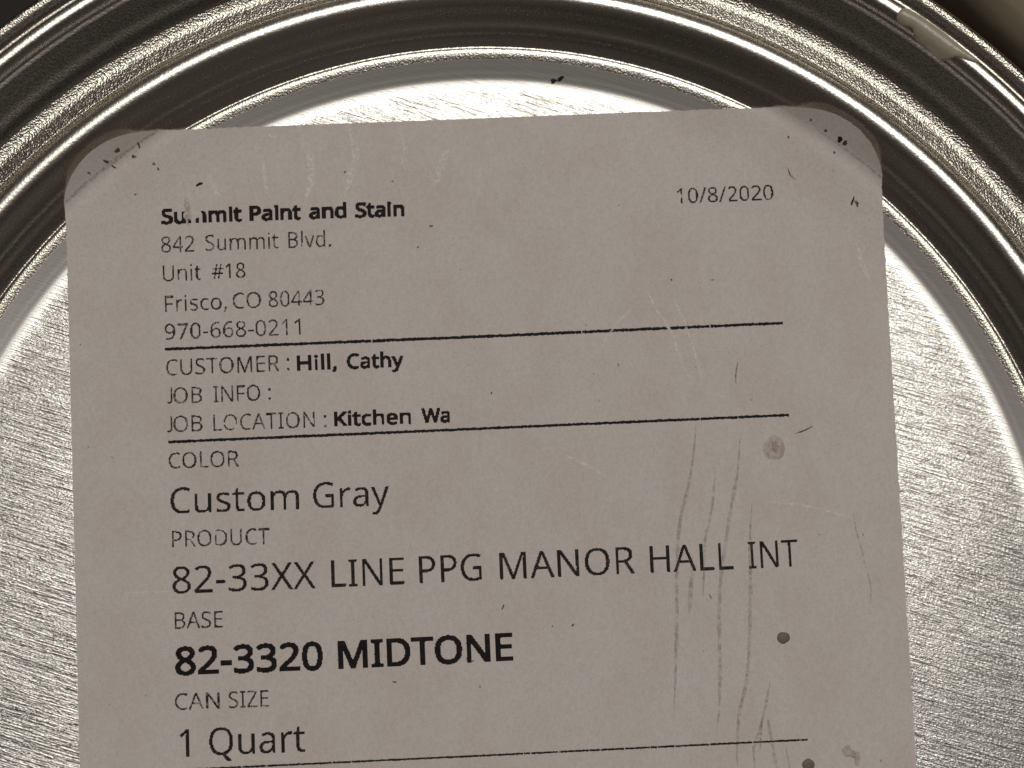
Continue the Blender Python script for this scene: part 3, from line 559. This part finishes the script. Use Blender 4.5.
for pts, w in [([(853, 510), (856, 529), (864.5, 561), (871, 592), (868.6, 614)], 1.0), ([(794.8, 433.7), (804, 430.6), (813, 426)], 1.5), ([(737.7, 362), (735.7, 377), (736, 384)], 1.2), ([(787.5, 168), (790, 175), (795.7, 180)], 1.3),
               ([(709, 594), (712, 599)], 1.2)]:
    ribbon('scratch', pts, w * (1.5 if len(pts) == 5 else 1), 'brown' if len(pts) == 5 else 'dark')
# grime where the paper folds over the lid's ridge
def arc_px(cx, cy, r, a0, a1, n=9): return [(cx + r * math.cos(math.radians(a0 + (a1 - a0) * i / (n - 1))), cy - r * math.sin(math.radians(a0 + (a1 - a0) * i / (n - 1)))) for i in range(n)]
for a0, a1 in ((142, 119), (57.5, 33)):
    pts = [Vector((41.0 * math.cos(math.radians(a0 + (a1 - a0) * i / 14)), 41.0 * math.sin(math.radians(a0 + (a1 - a0) * i / 14)), 0)) for i in range(15)]
    vs, fs = [], []
    for i, p in enumerate(pts):
        w = 0.11 * math.sin(math.pi * (i + .3) / 14.6) * (0.6 + 0.8 * rng.random())
        for s in (-1, 1):
            q = p * (1 + s * w / 41); vs.append(lab_pt(*to_lab(q), 0.03))
    for i in range(14): fs.append((2*i+1, 2*i, 2*i+2, 2*i+3))
    under(mesh_obj('crease_grime', vs, fs, M['smudge']), label)
def blob(name, x, y, rx, ry, mat, lab=None, h=0.0, ang=0.0, ragged=0.25, parent=None, base=None, dz=0.022, dome=0.0):
    """a small patch; with dome > 0 it is a low lump instead of a film"""
    n = 18; ca, sa = math.cos(ang), math.sin(ang); ph = rng.random(4) * 6.28
    rad = [1 + ragged * (math.sin(2*i*2*math.pi/n + ph[0]) * .5 + math.sin(3*i*2*math.pi/n + ph[1]) * .4 + math.sin(5*i*2*math.pi/n + ph[2]) * .3) for i in range(n)]
    vs, fs = [], []; rings = [1.0, 0.88, 0.62, 0.30] if dome else [1.0, 0.5]
    for k in rings:
        for i in range(n):
            u, v = rx * rad[i] * k * math.cos(i*2*math.pi/n), ry * rad[i] * k * math.sin(i*2*math.pi/n)
            p = at(x + u*ca - v*sa, y + u*sa + v*ca, h)
            z = (lz(p.x, p.y) if base is None else base(math.hypot(p.x, p.y))) + dz
            if dome: z += dome * math.sqrt(max(0, 1 - k**2)) if k < 1 else -0.02
            vs.append((p.x, p.y, z))
    for j in range(len(rings) - 1):
        for i in range(n): k = (i+1) % n; fs.append((j*n+i, j*n+k, (j+1)*n+k, (j+1)*n+i))
    fs.append(tuple((len(rings)-1)*n + i for i in range(n)))
    fs = [tuple(reversed(f)) for f in fs]
    return under(mesh_obj(name, vs, fs, M[mat], None, bool(dome)), parent or label, lab)
for (x, y, rx, ry, a) in [(119.5, 152.6, 2.6, 1.6, -.6), (108, 163, 2.8, 1.2, 0), (114, 167, 2.4, .8, .7), (91.4, 175, 1.2, 1.2, 0), (133.8, 156.4, 2.6, 1.5, .3), (139.3, 145.8, .9, 2.6, -.2), (157, 167.7, 1.6, .9, .8), (153, 163, 1.8, 1.2, .3),
                          (197.4, 182, 3.4, 1.6, -.35), (133.8, 193, 1.2, 1.0, 0), (838, 141.3, 2.8, 2.0, .7), (843, 144.9, 2.4, 1.7, .3), (824, 132.4, 1.4, 1.0, 0), (809, 122, 1.3, .8, .5), (834.5, 152.3, 1.3, 1.1, 0), (789, 136.5, 1.1, 1.3, .4),
                          (854.2, 200, 1.1, 4.2, .25), (855.2, 203.5, 2.8, 1.5, .5), (856, 206, .9, 2.2, -.3), (345, 172, 1.1, 1.0, 0), (392.5, 181.3, .8, .8, 0), (671.5, 279.8, .9, 1.0, 0), (431, 226, 1.7, 1.0, 0), (491.5, 393, .8, 1, 0), (473, 661, 1.0, .9, 0),
                          (573, 625, 1.1, 1.6, .4), (503, 607, .9, 2.6, .4), (552.5, 626, .8, .8, 0), (480, 687, .8, .9, 0), (394.5, 682, 2.0, .8, .2), (418, 247, .9, .9, 0)]:
    blob('dirt_speck', x, y, rx, ry, 'speck' if rx + ry > 4.4 else 'dust', None, TOP if 200 < y or 200 < x < 780 else 0.9, a, 0.35, None, None, 0.02, 0.03)
blob('paint_spot', 783.4, 637.8, 6.6, 6.6, 'spot', 'small round olive paint dot under the product line', TOP, 0, 0.10, None, None, 0.0, 0.06)
blob('paint_spot', 808.4, 764.6, 6.4, 6.4, 'spot', 'small round olive paint dot at the end of the lowest line', TOP, 0, 0.10, None, None, 0.0, 0.06)
blob('stain', 774, 448, 11.5, 12, 'stain', 'faint round brownish stain beside a short scratch', TOP, 0, 0.10)
blob('stain', 775, 446.5, 4.5, 4.5, 'stain', None, TOP, 0, 0.25, None, None, 0.026)
blob('stain', 849, 752, 7, 6, 'stain', 'small brown blotch near the right edge', TOP, .4, 0.35)
blob('stain', 857, 758, 4, 7, 'stain', None, TOP, .2, 0.3, None, None, 0.026)

# dark fleck on the lid's step
blob('dirt_speck', 553.5, 81.5, 3.6, 2.0, 'speck', 'small black fleck on the bare metal above the label', 0.05, -.5, 0.4, lid, lambda r: float(fl(r)), 0.02, 0.12)
blob('dirt_speck', 560.5, 79.2, 4.2, 1.7, 'speck', 'small black fleck on the bare metal above the label', 0.05, -.55, 0.3, lid, lambda r: float(fl(r)), 0.02, 0.12)

# dried paint on the rim's bead
def drip(outline, spine, H, lab):
    def dens(P, n, closed):
        P = np.array(P + ([P[0]] if closed else []), float); d = np.r_[0, np.cumsum(np.hypot(*np.diff(P, axis=0).T))]
        t = np.linspace(0, d[-1], n, endpoint=not closed); return np.stack([np.interp(t, d, P[:, 0]), np.interp(t, d, P[:, 1])], 1)
    O = dens(outline, 110, True)
    for _ in range(3): O = (np.roll(O, 1, 0) + 2 * O + np.roll(O, -1, 0)) / 4
    Sp = dens(spine, 120, False); vs, fs = [], []; ks = [0, .06, .16, .3, .5, .72, .92]; n = len(O)
    near = np.array([Sp[np.argmin(np.hypot(*(Sp - o).T))] for o in O])
    for _ in range(6): near = (np.roll(near, 1, 0) + near + np.roll(near, -1, 0)) / 3
    for k in ks:
        for i in range(n):
            q = O[i] * (1 - k) + near[i] * k; p = at(q[0], q[1], 4.3); r = math.hypot(p.x, p.y)
            vs.append((p.x, p.y, profile(r) + (H * math.sqrt(1 - (1 - k)**2) if k else -0.03)))
    for j in range(len(ks) - 1):
        for i in range(n): k = (i+1) % n; fs.append((j*n+i, (j+1)*n+i, (j+1)*n+k, j*n+k))
    L0 = (len(ks)-1)*n
    for i in range(n // 2): fs.append((L0+i, L0+n-1-i, L0+(n-2-i), L0+i+1)) if i + 1 < n - 2 - i else None
    o = mesh_obj('dried_paint', vs, fs, M['drip'], None, True)
    bm = bmesh.new(); bm.from_mesh(o.data); bmesh.ops.recalc_face_normals(bm, faces=bm.faces); bm.to_mesh(o.data); bm.free()
    under(o, rim, lab)
drip([(896.5, 15), (900, 9), (907, 6.5), (918, 11), (929, 17), (942, 25.5), (955, 38), (968, 50.5), (981.5, 60), (978, 63), (968, 60.5), (957, 55.5), (948, 58.5), (941, 55.5), (930, 46), (917, 36), (913.5, 26), (905, 24.5), (899, 21)],
     [(903, 14.5), (922, 23), (940, 37), (955, 47), (974, 58.5)], 0.22, 'smear of dried beige paint across the bead of the rim')

# ------------------------------------------------------------------ pale block standing beyond the can
P0 = at(1024, 0, -9.0)
c0 = Vector((P0.x, P0.y, 0)).normalized()
ang = math.atan2(c0.y, c0.x) - 0.12
bx, by = Vector((math.cos(ang), math.sin(ang), 0)), Vector((-math.sin(ang), math.cos(ang), 0))
near = math.hypot(P0.x, P0.y) * math.cos(0.12) - 2.0
vs, fs = [], []
prof = [(0, -CAN_H)] + [(4 - 4 * math.cos(math.radians(t)), -13 + 4 * math.sin(math.radians(t))) for t in range(0, 91, 6)] + [(60, -9), (60, -CAN_H)]
for s in np.linspace(-60, 60, 25):
    for (u, z) in prof:
        p = bx * (near + u) + by * s; vs.append((p.x, p.y, z + (0.15 * math.sin(s * 0.2) if z > -100 else 0)))
n = len(prof)
for i in range(24):
    for j in range(n): k = (j+1) % n; fs.append((i*n+j, i*n+k, (i+1)*n+k, (i+1)*n+j))
fs += [tuple(range(n)), tuple(24*n + i for i in reversed(range(n)))]
board = mesh_obj('wooden_block', vs, fs, M['wood'], None, True)
board.data.set_sharp_from_angle(angle=math.radians(40))
board['label'] = 'pale tan block whose rounded edge just shows in the corner beyond the can rim'; board['category'] = 'block'
bm = bmesh.new(); bm.from_mesh(board.data); bmesh.ops.recalc_face_normals(bm, faces=bm.faces); bm.to_mesh(board.data); bm.free()

# the marks in and on the paper's surface belong to the label's own mesh
marks = [o for o in label.children if o.name.split('.')[0] in ('pale_crease_sheen', 'brown_scuff', 'scratch', 'crease_grime', 'dirt_speck', 'stain')]
bm = bmesh.new(); bm.from_mesh(label.data)
slots = {m.name: i for i, m in enumerate(label.data.materials)}
for o in marks:
    m = o.data.materials[0]
    if m.name not in slots: label.data.materials.append(m); slots[m.name] = len(label.data.materials) - 1
    n0 = len(bm.faces); bm.from_mesh(o.data); bm.faces.ensure_lookup_table()
    for f in bm.faces[n0:]: f.material_index = slots[m.name]
bm.to_mesh(label.data); bm.free()
for o in marks: bpy.data.objects.remove(o)
